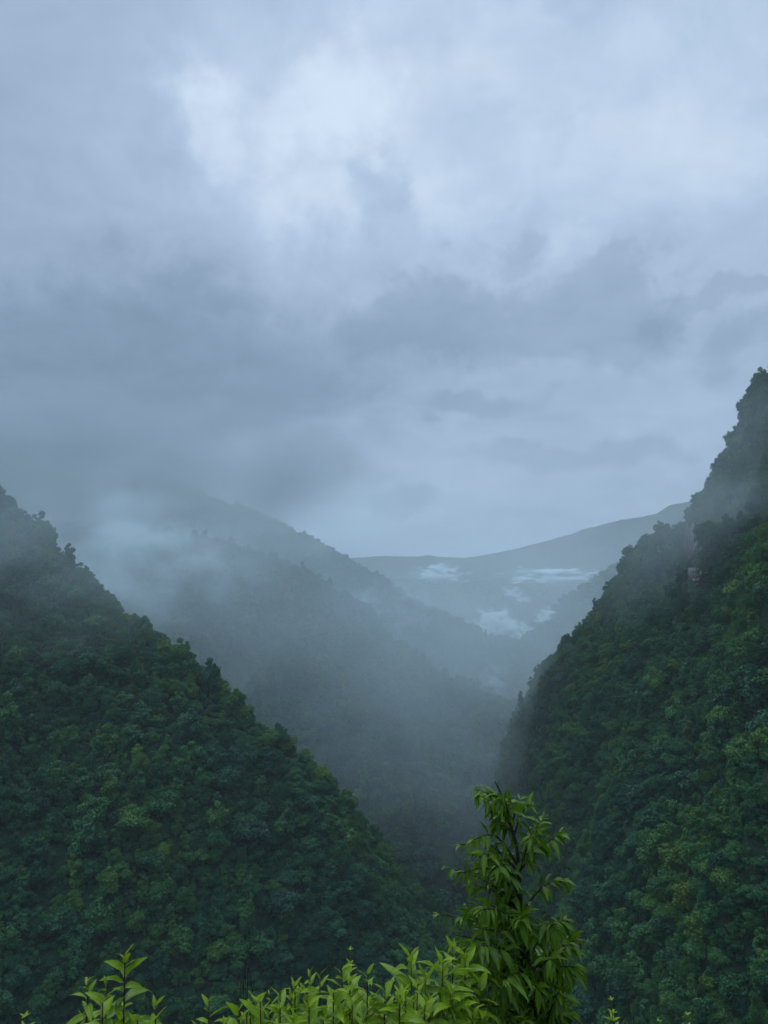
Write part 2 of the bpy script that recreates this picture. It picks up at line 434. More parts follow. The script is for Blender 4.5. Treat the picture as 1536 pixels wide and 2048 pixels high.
# which single trees show largest: a coarse id picture of the near crowns, drawn far to near
def largest(count):
    sets = [FOREST['near_left'], FOREST['near_right']]
    p = np.concatenate([s['p'] for s in sets]); sc = np.concatenate([s['sc'] for s in sets])
    own = np.concatenate([np.full(len(s['p']), k) for k, s in enumerate(sets)]); loc = np.concatenate([np.arange(len(s['p'])) for s in sets])
    px, py, fw = project(p + np.stack([0 * sc, 0 * sc, 6.8 * sc], -1))
    q = 0.5; W, Hh = 768, 1024
    idb = np.full((Hh, W), -1, np.int32)
    rad = 4.9 * sc * F / fw * q
    for k in np.argsort(-fw):
        cx, cy, r = px[k] * q, py[k] * q, rad[k]
        x0, x1, y0, y1 = int(max(0, cx - r)), int(min(W, cx + r + 1)), int(max(0, cy - r)), int(min(Hh, cy + r + 1))
        if x0 >= x1 or y0 >= y1: continue
        yy, xx = np.ogrid[y0:y1, x0:x1]
        idb[y0:y1, x0:x1][(xx - cx) ** 2 + (yy - cy) ** 2 < r * r] = k
    # the foreground shrubs and the sapling hide what is behind them
    for (a, b, c, d) in ((880, 1640, 1150, 2048), (950, 1570, 1060, 1640), (150, 1960, 330, 2048), (470, 1960, 880, 2048)):
        idb[int(b * q):int(d * q), int(a * q):int(c * q)] = -1
    cnt = np.bincount(idb[idb >= 0], minlength=len(p))
    yy, xx = np.mgrid[0:Hh, 0:W]; ok = idb >= 0
    sx = np.bincount(idb[ok], xx[ok], minlength=len(p)); sy = np.bincount(idb[ok], yy[ok], minlength=len(p))
    top = np.argsort(-cnt)[:count]
    return [(int(own[k]), int(loc[k]), sx[k] / cnt[k] / W, sy[k] / cnt[k] / Hh) for k in top]

TINTWORD = [(.22, 'dark bluish-green'), (.42, 'dark green'), (.60, 'mid-green'), (.78, 'olive-green'), (.95, 'yellow-green'), (2, 'brownish')]
SHAPEWORD = {'rounded': 'round-crowned', 'spreading': 'broad spreading', 'narrow': 'narrow upright', 'ragged': 'ragged-crowned'}
taken = {0: set(), 1: set()}
labels_used = {}
for (k, j, fx, fy) in largest(300):
    s = FOREST[('near_left', 'near_right')[k]]
    taken[k].add(j)
    i = int(s['idx'][j])
    root = empty('forest_tree', s['p'][j]); root.rotation_euler = s['rot'][j]; root.scale = s['scl'][j]
    for src in (CROWNS[i], TRUNKS[i]):
        c = src.copy(); COL.objects.link(c); c.parent = root; c['tint'] = float(s['tint'][j])
    tw = next(w for lim, w in TINTWORD if s['tint'][j] <= lim)
    lb = f"{tw} {SHAPEWORD[KINDS[i]]} tree on the {('left', 'right')[k]} hillside, {round(fx * 100)}% across and {round(fy * 100)}% down the photo"
    tag(root, lb, 'tree', 'largest trees on the two near hillsides')
    labels_used[lb] = labels_used.get(lb, 0) + 1

def forest_nodes(name, coll):
    g = bpy.data.node_groups.new(name, 'GeometryNodeTree')
    g.interface.new_socket('Geometry', in_out='INPUT', socket_type='NodeSocketGeometry'); g.interface.new_socket('Geometry', in_out='OUTPUT', socket_type='NodeSocketGeometry')
    gi = g.nodes.new('NodeGroupInput'); go = g.nodes.new('NodeGroupOutput')
    ci = g.nodes.new('GeometryNodeCollectionInfo'); ci.inputs['Collection'].default_value = coll
    ci.inputs['Separate Children'].default_value = True; ci.inputs['Reset Children'].default_value = True
    ip = g.nodes.new('GeometryNodeInstanceOnPoints'); ip.inputs['Pick Instance'].default_value = True
    def attr(nm, typ):
        a = g.nodes.new('GeometryNodeInputNamedAttribute'); a.data_type = typ; a.inputs['Name'].default_value = nm
        return a.outputs[0]
    L = g.links.new
    L(gi.outputs[0], ip.inputs['Points']); L(ci.outputs[0], ip.inputs['Instance']); L(attr('idx', 'INT'), ip.inputs['Instance Index'])
    e = g.nodes.new('FunctionNodeEulerToRotation'); L(attr('rot', 'FLOAT_VECTOR'), e.inputs[0]); L(e.outputs[0], ip.inputs['Rotation'])
    L(attr('scl', 'FLOAT_VECTOR'), ip.inputs['Scale']); L(ip.outputs[0], go.inputs[0])
    return g
GN_NEAR = forest_nodes('near_forest', proto_near); GN_FAR = forest_nodes('far_forest', proto_far)

FLABEL = {'near_left': 'dense evergreen forest covering the left hillside between the larger trees', 'near_right': 'dense evergreen forest clinging to the steep right hillside',
          'mid_left': 'misty forest on the spur behind the left hill', 'big_left': 'hazy forest on the tall mountain whose top is in cloud',
          'mid_right': 'pale hazy forest on the ridge behind the right hill', 'far_right': 'pale hazy forest on the second ridge behind the right hill',
          'low_far': 'faint blue forest on the low ridge across the valley end'}
for nm, s in FOREST.items():
    keep = np.ones(len(s['p']), bool)
    if nm in ('near_left', 'near_right'): keep[list(taken[0 if nm == 'near_left' else 1])] = False
    me = bpy.data.meshes.new('forest'); p = s['p'][keep].astype(np.float32)
    me.vertices.add(len(p)); me.vertices.foreach_set('co', p.ravel())
    for an, ty, dt in (('scl', 'FLOAT_VECTOR', 'vector'), ('rot', 'FLOAT_VECTOR', 'vector'), ('tint', 'FLOAT', 'value'), ('idx', 'INT', 'value')):
        a = me.attributes.new(an, ty, 'POINT'); v = s[an][keep]
        a.data.foreach_set(dt, v.astype(np.int32 if ty == 'INT' else np.float32).ravel())
    o = bpy.data.objects.new('forest', me); COL.objects.link(o)
    md = o.modifiers.new('trees', 'NODES'); md.node_group = GN_NEAR if nm.startswith('near') else GN_FAR
    tag(o, FLABEL[nm], kind='stuff')
for nm, s in UNDER.items():
    me = bpy.data.meshes.new('undergrowth'); p = (s['p'] - np.stack([0 * s['sc'], 0 * s['sc'], 1.2 * s['sc']], -1)).astype(np.float32)
    me.vertices.add(len(p)); me.vertices.foreach_set('co', p.ravel())
    for an, ty, dt in (('scl', 'FLOAT_VECTOR', 'vector'), ('rot', 'FLOAT_VECTOR', 'vector'), ('tint', 'FLOAT', 'value'), ('idx', 'INT', 'value')):
        a = me.attributes.new(an, ty, 'POINT'); a.data.foreach_set(dt, s[an].astype(np.int32 if ty == 'INT' else np.float32).ravel())
    o = bpy.data.objects.new('undergrowth', me); COL.objects.link(o)
    md = o.modifiers.new('bushes', 'NODES'); md.node_group = GN_FAR
    tag(o, {'near_left': 'low undergrowth filling the gaps between trees on the left hillside', 'near_right': 'low undergrowth filling the gaps between trees on the right hillside'}[nm], kind='stuff')
print('TREES', {k: len(v['p']) for k, v in FOREST.items()}, 'dup labels', sum(1 for v in labels_used.values() if v > 1))

# ------------------------------------------------------------------ rock faces
def on_hill(px, py, lo, hi):
    ds = np.linspace(lo, hi, 900); pts = np.array([P(px, py, d) for d in ds])
    h, _ = height(pts[:, 0], pts[:, 1]); hit = np.nonzero(h >= pts[:, 2])[0]
    return pts[hit[0]] if len(hit) else pts[-1]

def rock(px, py, w, h, seed, lean=0.0):
    """a slab of weathered cliff standing out of the slope, lumpy and with real depth"""
    c = on_hill(px, py, 250, 800); s = c[1] / F
    r = np.random.default_rng(seed); nu, nv = 26, 40
    u, v = np.meshgrid(np.linspace(-1, 1, nu), np.linspace(-1, 1, nv))
    edge = 1 - np.maximum(np.abs(u) ** 2.5, np.abs(v) ** 2.5)
    wid = 0.75 + 0.35 * perlin(v * 2.2, u * 0 + seed, seed)
    X = (u * w * wid + lean * v * w + 5 * perlin(v * 3, v * 0, seed + 3)) * s; Z = -v * h * s
    D = -6 - 7 * edge - 5 * fbm(u * 3, v * 6, 1, 4, seed + 9)
    vv = np.stack([X, D, Z], -1).reshape(-1, 3)
    ids = np.arange(nu * nv).reshape(nv, nu)
    f = np.stack([ids[:-1, :-1], ids[1:, :-1], ids[1:, 1:], ids[:-1, 1:]], -1).reshape(-1, 4)
    rim = np.concatenate([ids[0, :], ids[1:, -1], ids[-1, -2::-1], ids[-2:0, 0]])
    back = vv[rim] + np.array([0, 16, 0]); n0 = len(vv)
    vv = np.concatenate([vv, back]); m = len(rim)
    side = np.array([[rim[k], rim[(k + 1) % m], n0 + (k + 1) % m, n0 + k] for k in range(m)])
    o = mesh_obj('rock_face', vv, np.concatenate([f, side]), M_ROCK, smooth=False); o.location = c
    return o
tag(rock(1388, 1092, 12, 46, 1, -.4), 'tall pale bare rock face high on the right hill', 'rock', 'bare rock faces on the right hill')
tag(rock(1384, 1158, 9, 22, 2, -.5), 'small pale rock face just below the taller one on the right hill', 'rock', 'bare rock faces on the right hill')
tag(rock(1531, 1195, 7, 26, 3, .1), 'brownish rock face at the right edge of the photo', 'rock', 'bare rock faces on the right hill')

# ------------------------------------------------------------------ open-crowned trees standing out on the right skyline
ov, of_ = crown_mesh('open', 1300, .36, 411); OPEN_CROWN = mesh_obj('crown', ov, of_, M_CROWN, link=False)
tv, tf = trunk_mesh('open', 412); OPEN_TRUNK = mesh_obj('trunk', tv, tf, M_BARK, smooth=True, link=False)
for (px, lb, sc) in ((1258, 'lone open-crowned tree breaking the skyline of the right hill, tallest there', .95), (1212, 'open-crowned tree on the right skyline just below the lone tallest one', .85), (1118, 'small open tree on the right skyline above the gorge', .6)):
    pl = RIDGES[1][1]; o_ = np.argsort(pl[:, 0]); ppx = project(pl)[0]; q = np.argsort(ppx)
    d = float(np.interp(px, ppx[q], pl[q, 1])) - 3; x = (px - 768) / F * d; z = float(height(np.array([x]), np.array([d]))[0][0])
    root = empty('open_tree', (x, d, z + 1.5)); root.scale = (sc, sc, sc); root.rotation_euler = (0, 0, px)
    for src in (OPEN_CROWN, OPEN_TRUNK):
        c = src.copy(); COL.objects.link(c); c.parent = root; c['tint'] = .15
    tag(root, lb, 'tree', 'open trees on the right skyline')

# ------------------------------------------------------------------ foreground leaves
class Leaves:
    def __init__(self): self.v = []; self.f = []; self.uv = []; self.age = []
    def add(self, base, d, up, L, w, droop, age=0.0, fold=0.35, twist=0.0, seg=6):
        """one lance-shaped leaf: base point, direction, droop = how far the tip bends down (radians)"""
        d = np.asarray(d, float); d /= np.linalg.norm(d)
        side = np.cross(d, up); n_ = np.linalg.norm(side)
        side = side / n_ if n_ > 1e-6 else np.array([1., 0, 0])
        nrm = np.cross(side, d)
        if twist:
            side, nrm = side * math.cos(twist) + nrm * math.sin(twist), nrm * math.cos(twist) - side * math.sin(twist)
        p = np.asarray(base, float).copy(); o = len(self.v); step = L / seg
        down = np.array([0, 0, -1.0])
        for k in range(seg + 1):
            t = k / seg
            prof = (math.sin(math.pi * min(1, t ** 0.72)) ** 0.9) * (1 - .25 * t) if 0 < t < 1 else (0.10 if t == 0 else 0.0)
            hw = w * .5 * prof * 1.15 + (0.0006 if t < 1 else 0.0002)
            wav = 0.10 * w * math.sin(t * 11 + L * 900)
            for s_ in (-1, 0, 1):
                q = p + side * hw * s_ + nrm * (hw * fold * abs(s_) + wav * s_ * prof)
                self.v.append(q); self.uv.append((.5 + .5 * s_ * max(prof, .1), t)); self.age.append(age)
            nd = d + (down - d * (down @ d)) * droop / seg
            nd /= np.linalg.norm(nd); nrm = nrm - nd * (nrm @ nd); nrm /= np.linalg.norm(nrm); side = np.cross(nd, nrm) * (1 if np.cross(nd, nrm) @ side > 0 else -1)
            d = nd; p = p + d * step
        for k in range(seg):
            for j in (0, 1):
                a = o + k * 3 + j
                self.f.append((a, a + 1, a + 4, a + 3))
    def build(self, name, mat, parent):
        fa = np.array(self.f); ob = mesh_obj(name, np.array(self.v), fa, mat, parent, smooth=True)
        me = ob.data; uvl = me.uv_layers.new(name='UVMap'); uv = np.array(self.uv)[fa.ravel()]
        uvl.data.foreach_set('uv', uv.astype(np.float32).ravel())
        a = me.attributes.new('age', 'FLOAT', 'POINT'); a.data.foreach_set('value', np.array(self.age, np.float32))
        return ob

def spline(pts, n):
    pts = np.asarray(pts, float); t = np.linspace(0, len(pts) - 1, n); out = []
    for x in t:
        i = min(int(x), len(pts) - 2); u = x - i
        p0, p1, p2, p3 = pts[max(i - 1, 0)], pts[i], pts[i + 1], pts[min(i + 2, len(pts) - 1)]
        out.append(.5 * ((2 * p1) + (p2 - p0) * u + (2 * p0 - 5 * p1 + 4 * p2 - p3) * u * u + (3 * p1 - p0 - 3 * p2 + p3) * u ** 3))
    return np.array(out)

def ground_z(x, y): return float(height(np.array([x]), np.array([y]))[0][0])

# ---- the sapling
def sapling():
    D = 3.0
    r = random.Random(5)
    base = P(1090, 2150, D); bx, by = base[0], base[1]; gz = ground_z(bx, by)
    root = empty('sapling', (bx, by, gz)); org = np.array([bx, by, gz])
    tag(root, 'young fruit tree with drooping glossy lance-shaped leaves, tallest plant in the foreground', 'tree')
    tp = [(bx + .03, by, gz - .1), P(1085, 2120, D), P(1075, 2010, D), P(1052, 1900, D), P(1040, 1790, D), P(1034, 1700, D), P(1018, 1640, D), P(1005, 1595, D), P(990, 1563, D)]
    sp = spline(tp, 60) ; n = len(sp)
    v, f = tube(sp - org, [0.012 * (1 - i / n) ** .8 + .0014 for i in range(n)], 7)
    mesh_obj('trunk', v, f, M_TWIG, root, smooth=True)
    up = np.array([0, 0, 1.0])
    def branch(start, tip, nl, Lm, arch=.25, age=.0, tuft=True):
        nl = int(nl * (1.9 if project(tip)[1] > 1835 else 1.55)); Lm *= .68; arch *= r.uniform(.3, 1.3)
        start = np.asarray(start); tip = np.asarray(tip); mid = (start + tip) / 2 + up * arch * np.linalg.norm(tip - start)
        s = spline([start, mid, tip], 14)
        bv, bf = tube(s - org, [.0042 * (1 - k / 15) + .0011 for k in range(14)], 5)
        bo = mesh_obj('branch', bv, bf, M_TWIG, root, smooth=True)
        lv = Leaves()
        for k in range(nl):
            t = .22 + .78 * (k + r.random() * .7) / nl
            i = min(12, int(t * 13)); p = s[i] + (s[i + 1] - s[i]) * (t * 13 - i) if i < 13 else s[-1]
            tan = s[min(i + 1, 13)] - s[i - 1 if i else 0]; tan /= np.linalg.norm(tan)
            ang = k * 2.4 + r.uniform(-.5, .5)
            sd = np.cross(tan, up); sd /= np.linalg.norm(sd) + 1e-6; u2 = np.cross(sd, tan)
            d = tan * r.uniform(.25, .9) + sd * math.cos(ang) * .8 + u2 * math.sin(ang) * .6 + np.array([r.uniform(-.3, .3), r.uniform(-.3, .3), -r.uniform(-.35, .75)])
            Ln = Lm * r.uniform(.5, 1.25) * (.8 if t > .93 else 1)
            a = min(1, age + (max(0, t - .75) * 1.6) * r.random())
            lv.add(p - org, d, up + np.array([r.uniform(-.5, .5), r.uniform(-.5, .5), 0]), Ln, Ln * r.uniform(.19, .27), r.uniform(.5, 2.0), a, .35, r.uniform(-.9, .9))
        if tuft:
            for k in range(4):
                a_ = r.uniform(0, 6.28); tan = s[-1] - s[-3]; tan /= np.linalg.norm(tan)
                lv.add(s[-1] - org, tan + np.array([math.cos(a_), math.sin(a_), r.uniform(-.4, .5)]) * .6, up, Lm * r.uniform(.35, .6), Lm * .11, r.uniform(.3, 1.2), min(1, age + .5), .3, 0)
        lv.build('leaves', M_SAPLING, bo)
    def on_trunk(py):
        pr = project(sp)[1]; return sp[int(np.argmin(np.abs(pr - py)))]
    # branches one can pick out in the photograph: (leaves the trunk at y, tip x, tip y, depth, leaves, leaf length)
    for (ty, x, y, dd, nl, Lm) in ((1625, 955, 1580, .02, 12, .105), (1640, 975, 1600, -.08, 14, .115), (1600, 985, 1585, .05, 9, .10), (1650, 1040, 1600, .06, 9, .085), (1660, 1058, 1608, -.05, 8, .075),
                                   (1640, 1005, 1600, -.12, 14, .12), (1655, 1000, 1640, .1, 12, .12),
                                   (1740, 918, 1690, .0, 9, .085), (1720, 945, 1680, -.14, 11, .10), (1730, 1085, 1640, .05, 13, .105), (1740, 1118, 1668, -.02, 12, .115), (1735, 1075, 1660, -.15, 13, .11),
                                   (1800, 895, 1735, .04, 8, .075), (1790, 925, 1745, -.14, 16, .11), (1800, 955, 1740, .15, 15, .11), (1820, 1128, 1760, -.03, 11, .10),
                                   (1900, 876, 1828, .04, 7, .075), (1880, 920, 1835, -.12, 16, .11), (1880, 960, 1820, -.24, 16, .11),
                                   (1900, 1100, 1850, -.16, 14, .125), (1900, 1128, 1840, .08, 13, .12), (1890, 1010, 1830, .2, 16, .11), (1910, 1040, 1840, -.28, 14, .12), (1990, 1135, 1890, -.08, 12, .125),
                                   (1990, 910, 1890, .1, 14, .11), (1980, 950, 1890, -.28, 16, .12), (2000, 1000, 1900, .22, 16, .12), (2010, 1090, 1900, .2, 15, .12), (2040, 1140, 1950, .0, 12, .12),
                                   (2060, 930, 1960, .12, 15, .11), (2060, 960, 1950, -.3, 16, .12), (2080, 1010, 1960, -.34, 16, .12), (2080, 1120, 1980, -.2, 14, .12), (2070, 1060, 1960, .25, 15, .12),
                                   (2100, 1140, 2030, .1, 13, .12), (2110, 920, 2040, .0, 14, .11), (1960, 1150, 1880, .05, 11, .12), (2040, 890, 1930, .02, 12, .11), (2000, 1152, 1935, -.1, 10, .12), (2080, 885, 1990, .05, 12, .11), (2110, 980, 2030, -.3, 16, .12), (2120, 1050, 2040, -.3, 16, .12), (2120, 1110, 2050, .2, 14, .12)):
        branch(on_trunk(ty + 10), P(x, y, D + dd), nl + 3, Lm, .18, .1 if y > 1840 else .0)
    for k in range(62):                                                   # inner twigs that fill the crown, thin beside the bare upper trunk
        y = r.uniform(1690, 2130)
        x = r.uniform(930, 1030) if y < 1835 else r.uniform(890, 1145)
        if y < 1835 and k % 3 == 0: continue
        branch(on_trunk(y + 60), P(x, y, D + r.uniform(-.25, .3)), 11, .10, .12, .12 if y > 1840 else 0.0, False)
sapling()

# ---- the leafy shrubs along the bottom edge
def shrub(label, stems, D, seed, name='leafy_shrub', group='bright leafy shrubs along the bottom edge', mat=None, age0=.25):
    r = random.Random(seed); up = np.array([0, 0, 1.0]); mat = mat or M_SHRUB
    cx = sum(s[0] for s in stems) / len(stems); b = P(cx, 2200, D); gz = ground_z(b[0], b[1])
    root = empty(name, (b[0], b[1], gz)); org = np.array([b[0], b[1], gz]); tag(root, label, 'shrub', group)
    for (x, y, dd, Lpx, nl) in stems:
        tip = P(x, y, D + dd); Lm = .9 * Lpx * D / F
        foot = np.array([b[0] + (tip[0] - b[0]) * .5, b[1] + dd * .5, 0]); foot[2] = ground_z(foot[0], foot[1]) - .03
        mid = foot * .45 + tip * .55 + np.array([(tip[0] - b[0]) * .12, r.uniform(-.03, .03), 0])
        s = spline([foot, mid, tip], 24)
        sv, sf = tube(s - org, [.0042 * (1 - k / 26) + .0012 for k in range(24)], 6)
        so = mesh_obj('stem', sv, sf, M_TWIG if r.random() < .7 else M_STEM, root, smooth=True)
        lv = Leaves(); length = np.linalg.norm(tip - mid) + np.linalg.norm(mid - foot)
        nl = int(nl * 1.35)
        for k in range(nl):                                               # leaves spiral down from the tip
            q = (k / nl) ** .95; t = 1 - q * min(.62, .50 / length)
            i = min(22, int(t * 23)); p = s[i] + (s[min(i + 1, 23)] - s[i]) * (t * 23 - i)
            tan = s[min(i + 1, 23)] - s[max(i - 1, 0)]; tan /= np.linalg.norm(tan)
            ang = k * 2.39996 + r.uniform(-.6, .6)
            out = np.array([math.cos(ang), math.sin(ang), 0]); out -= tan * (out @ tan); out /= np.linalg.norm(out)
            lift = 1.5 - 1.45 * min(1, q * 2.2) + r.uniform(-.45, .35)
            d = out + tan * lift
            Ln = Lm * (.45 + .65 * min(1, q * 3.2)) * r.uniform(.6, 1.18)
            lv.add(p - org, d, tan, Ln, Ln * r.uniform(.25, .34), r.uniform(.1, 1.3) + .5 * q, max(0, min(1, age0 + .55 - 1.7 * q + r.uniform(-.1, .1))), .32, r.uniform(-.6, .6))
        lv.build('leaves', mat, so)
    return root

def fill(x0, x1, ytop, n, seed, L=(58, 78)):
    r = random.Random(seed); out = []
    for k in range(n):
        x = x0 + (x1 - x0) * (k + r.random()) / n
        out.append((x, ytop(x) + r.uniform(0, 70), r.uniform(-.22, .22), r.uniform(*L), r.choice([16, 18, 20])))
    return out
shrub('yellow-green leafy shrub with one tall shoot, alone near the lower left corner', [(250, 1912, 0, 74, 22), (176, 1962, .05, 62, 18), (212, 1958, -.08, 52, 14), (205, 2005, -.15, 66, 16), (312, 2010, -.02, 56, 16),
       (165, 2030, .1, 60, 14), (245, 2020, .1, 60, 14), (275, 2040, -.1, 62, 16), (225, 2060, -.2, 60, 14)], 2.2, 11)
shrub('small leafy shoot standing between the left shrub and the wide shrub', [(418, 2002, 0, 56, 15), (400, 2050, .05, 50, 12), (452, 2046, -.05, 50, 12)], 2.2, 12)
wide = [(620, 1945, .1, 52, 16), (640, 1950, 0, 58, 18), (684, 1940, .05, 66, 18), (735, 1948, -.03, 62, 18), (590, 1972, 0, 60, 18), (700, 1962, -.1, 66, 18), (560, 1985, -.1, 56, 16), (770, 1975, -.05, 66, 18), (540, 1980, .15, 46, 14),
        (835, 1968, .1, 62, 16), (800, 1990, -.1, 66, 18), (500, 2010, 0, 52, 14), (850, 2010, -.12, 66, 18)]
wide += fill(470, 860, lambda x: 2000 - 25 * math.sin((x - 470) / 390 * math.pi), 40, 77)
shrub('wide yellow-green leafy shrub filling the bottom edge left of the sapling', wide, 2.3, 13)
shrub('leafy shoots rising at the left foot of the sapling', [(822, 1912, 0, 78, 20), (905, 1893, .05, 70, 22), (885, 1925, -.06, 82, 22), (930, 1905, .1, 66, 18), (850, 1945, -.05, 76, 18), (960, 1960, .05, 70, 18), (905, 1985, -.12, 80, 20), (865, 2020, -.1, 80, 18), (945, 2030, -.1, 80, 18)], 2.55, 14)

def sprig(label, tip, D, Lpx, nl, seed, lean, name='wild_sprig'):
    """a slender upright sprig with small leaf whorls"""
    r = random.Random(seed); t = P(*tip, D); foot = t + np.array([lean, 0, 0]); foot[2] = ground_z(foot[0], foot[1]) - .02
    root = empty(name, foot); tag(root, label, 'wild plant', 'slender wild sprigs along the bottom edge')
    s = spline([foot, foot * .4 + t * .6 + np.array([.01, 0, 0]), t], 40)
    v, f = tube(s - foot, [.0026 * (1 - k / 44) + .0008 for k in range(40)], 5); so = mesh_obj('stem', v, f, M_STEM, root, smooth=True)
    lv = Leaves(); Lm = Lpx * D / F
    for k in range(nl):
        q = k // 4 / (nl / 4); p = s[int(39 - q * 12)]; a = (k % 4) * 1.57 + (k // 4) * .8 + r.uniform(-.2, .2)
        Ln = Lm * (.5 + .6 * min(1, q * 3)) * r.uniform(.8, 1.2)
        lv.add(p - foot, (math.cos(a), math.sin(a), .75 - .3 * q), (0, 0, 1), Ln, Ln * .36, r.uniform(.1, .5), r.uniform(.5, 1), .25, 0, 4)
    lv.build('leaves', M_SHRUB, so)
sprig('thin wild sprig with tiny leaves standing above the wide shrub', (700, 1900), 2.6, 17, 44, 21, .01)
sprig('yellow-green wild sprig leaning left in the dark lower right', (1222, 2000), 2.4, 19, 36, 22, .10)
sprig('short wild sprig at the bottom edge, farthest to the right', (1374, 2030), 2.4, 17, 32, 23, .02)
sprig('small wild sprig tip at the bottom edge near the left corner', (50, 2034), 2.3, 24, 28, 24, -.02)
sprig('tiny wild sprig tip at the bottom edge between the two on the right', (1318, 2043), 2.4, 12, 24, 25, .01)

def dead_stalk():
    t = P(1266, 1993, 2.5); foot = t.copy(); foot[0] += .005; foot[2] = ground_z(foot[0], foot[1]) - .02
    root = empty('dried_flower', foot); tag(root, 'thin dark dried flower stalk with a round seed head at lower right', 'dried flower')
    v, f = tube(spline([foot, (foot + t) / 2 + np.array([.006, 0, 0]), t], 16) - foot, [.0013] * 16, 5); mesh_obj('stalk', v, f, M_TWIG, root, smooth=True)
    r = np.random.default_rng(3); d = r.normal(size=(90, 3)); d /= np.linalg.norm(d, axis=1, keepdims=True)
    parts = [tube([t - foot, t - foot + q * r.uniform(.006, .010)], [.0022, .0007], 4) for q in d]
    v, f = join(parts); mesh_obj('seed_head', v, f, M_TWIG, root)
    foot = P(505, 2160, 2.25); foot[2] = ground_z(foot[0], foot[1]) - .02
    root = empty('bare_twig', foot); tag(root, 'bare dark arching twigs rising at the left end of the wide shrub', 'twig')
    for pts in ([(505, 2160), (492, 2040), (486, 1985), (482, 1955)], [(505, 2160), (494, 2030), (505, 1985), (508, 1955), (500, 1938)], [(505, 2160), (488, 2040), (478, 2000), (470, 1990)]):
        q = [foot] + [P(x, y, 2.25) for x, y in pts[1:]]
        v, f = tube(spline(q, 22) - foot, [.0012 * (1 - k / 24) + .0004 for k in range(22)], 5); mesh_obj('twig_shoot', v, f, M_TWIG, root, smooth=True)
dead_stalk()

# ------------------------------------------------------------------ mist and cloud inside the valley
def mat_mist(name, dens, size, lo, hi, seed, warp, core, col=(.92, .96, 1.0), stretch=1.0, off=.42):
    """density falls from core (share of the radius) to nothing at the skin, broken up by noise of the given size in metres"""
    m, t, out = new_mat(name)
    tc = t.n('ShaderNodeTexCoord'); ob = tc.outputs['Object']; geo = t.n('ShaderNodeNewGeometry')
    mp = t.n('ShaderNodeMapping'); t.put(mp.inputs[0], geo.outputs['Position']); mp.inputs['Location'].default_value = (seed * 7.3, seed * 3.1, seed * 5.7)
    mp.inputs['Scale'].default_value = (1 / size / stretch, 1 / size / stretch, 1.5 / size)
    nz = t.noise(mp.outputs[0], 1.0, 4, 0.58, 0.3)
    r_ = t.math('ADD', t.vmath('LENGTH', ob), t.math('MULTIPLY', t.math('SUBTRACT', nz[0], off), -2 * warp))
    skin = t.ramp01(t.vmath('LENGTH', ob), 1.0, 0.82)
    fall = t.math('MULTIPLY', t.ramp01(r_, 0.95, core), skin)
    d = t.math('MULTIPLY', t.math('MULTIPLY', fall, t.ramp01(nz[0], lo, hi)), dens)
    v = t.n('ShaderNodeVolumePrincipled'); v.inputs['Color'].default_value = (*col, 1); v.inputs['Anisotropy'].default_value = 0.0
    t.put(v.inputs['Density'], d); t.t.links.new(v.outputs[0], out.inputs['Volume'])
    return m

def ball(subdiv=3):
    import bmesh
    bm = bmesh.new(); bmesh.ops.create_icosphere(bm, subdivisions=subdiv, radius=1.0)
    v = [tuple(x.co) for x in bm.verts]; f = np.array([[q.index for q in p.verts] for p in bm.faces]); bm.free()
    return v, f
BV, BF = ball()
def mist(label, c, rad, dens, seed, size, lo=.3, hi=.65, warp=.3, core=.1, rot=0.0, tilt=0.0, col=(.80, .95, 1.0), stretch=1.0, off=.42):
    o = mesh_obj('mist', BV, BF, mat_mist('mist', dens, size, lo, hi, seed, warp, core, col, stretch, off), smooth=True)
    o.location = c; o.scale = rad; o.rotation_euler = (0, R(tilt), R(rot)); tag(o, label, kind='stuff')
    return o
# label, centre, radii, density, seed, noise size
mist('thick dark cloud swallowing the top of the tall left mountain', P(70, 945, 1080), (560, 330, 130), .022, 1, 150, .25, .7, .4, .1, col=(.50, .575, .61))
mist('wide soft bank of valley mist between the left hill and the misty spur', (-90, 800, -95), (620, 310, 250), .0024, 9, 180, .1, .75, .3, .35, 8)
mist('bank of mist between the misty spur and the tall mountain', P(430, 1110, 1190), (400, 110, 190), .0026, 16, 140, .15, .75, .3, .3, 18)
mist('soft mist hanging in the gorge before the cloud bank', (230, 1150, -90), (380, 190, 180), .0008, 10, 160, .15, .8, .3, .1, col=(.85, .93, 1.0))
mist('far blue mist across the end of the valley', (500, 2080, -60), (1300, 260, 330), .0020, 11, 400, .1, .8, .15, .1, col=(.82, .91, 1.0))
mist('soft mist at the foot of the gorge behind the sapling', P(960, 1500, 620), (210, 140, 120), .0038, 14, 110, .15, .75, .3, .1)
mist('thin drifting mist behind the crest of the left hill', P(210, 1130, 640), (150, 110, 75), .012, 2, 50, .40, .7, .5, .1)
mist('thin veil of mist over the upper part of the left hill', P(60, 1060, 410), (240, 110, 80), .0036, 12, 60, .3, .7, .4, .1)
mist('thin veil of mist before the upper right cliffs', P(1440, 970, 480), (190, 90, 110), .0042, 13, 70, .25, .7, .35, .1)
mist('white cloud bank lying in the notch at the valley end', P(1004, 1256, 1620), (86, 36, 50), .22, 3, 24, .40, .55, 1.3, .25, 0, 24, off=.60)
mist('long white cloud strip on the flank of the far mountain', P(1105, 1152, 1760), (150, 40, 32), .16, 4, 16, .40, .56, 1.4, .0, stretch=2.6, off=.60)
mist('short white cloud strip left of the long strip', P(886, 1148, 1760), (84, 34, 28), .16, 5, 16, .38, .54, 1.3, .1, stretch=2.2, off=.58)
mist('small slanting wisp below the long cloud strip', P(1032, 1190, 1760), (52, 24, 24), .13, 6, 13, .42, .58, 1.4, 0, 0, 28, stretch=1.6, off=.58)
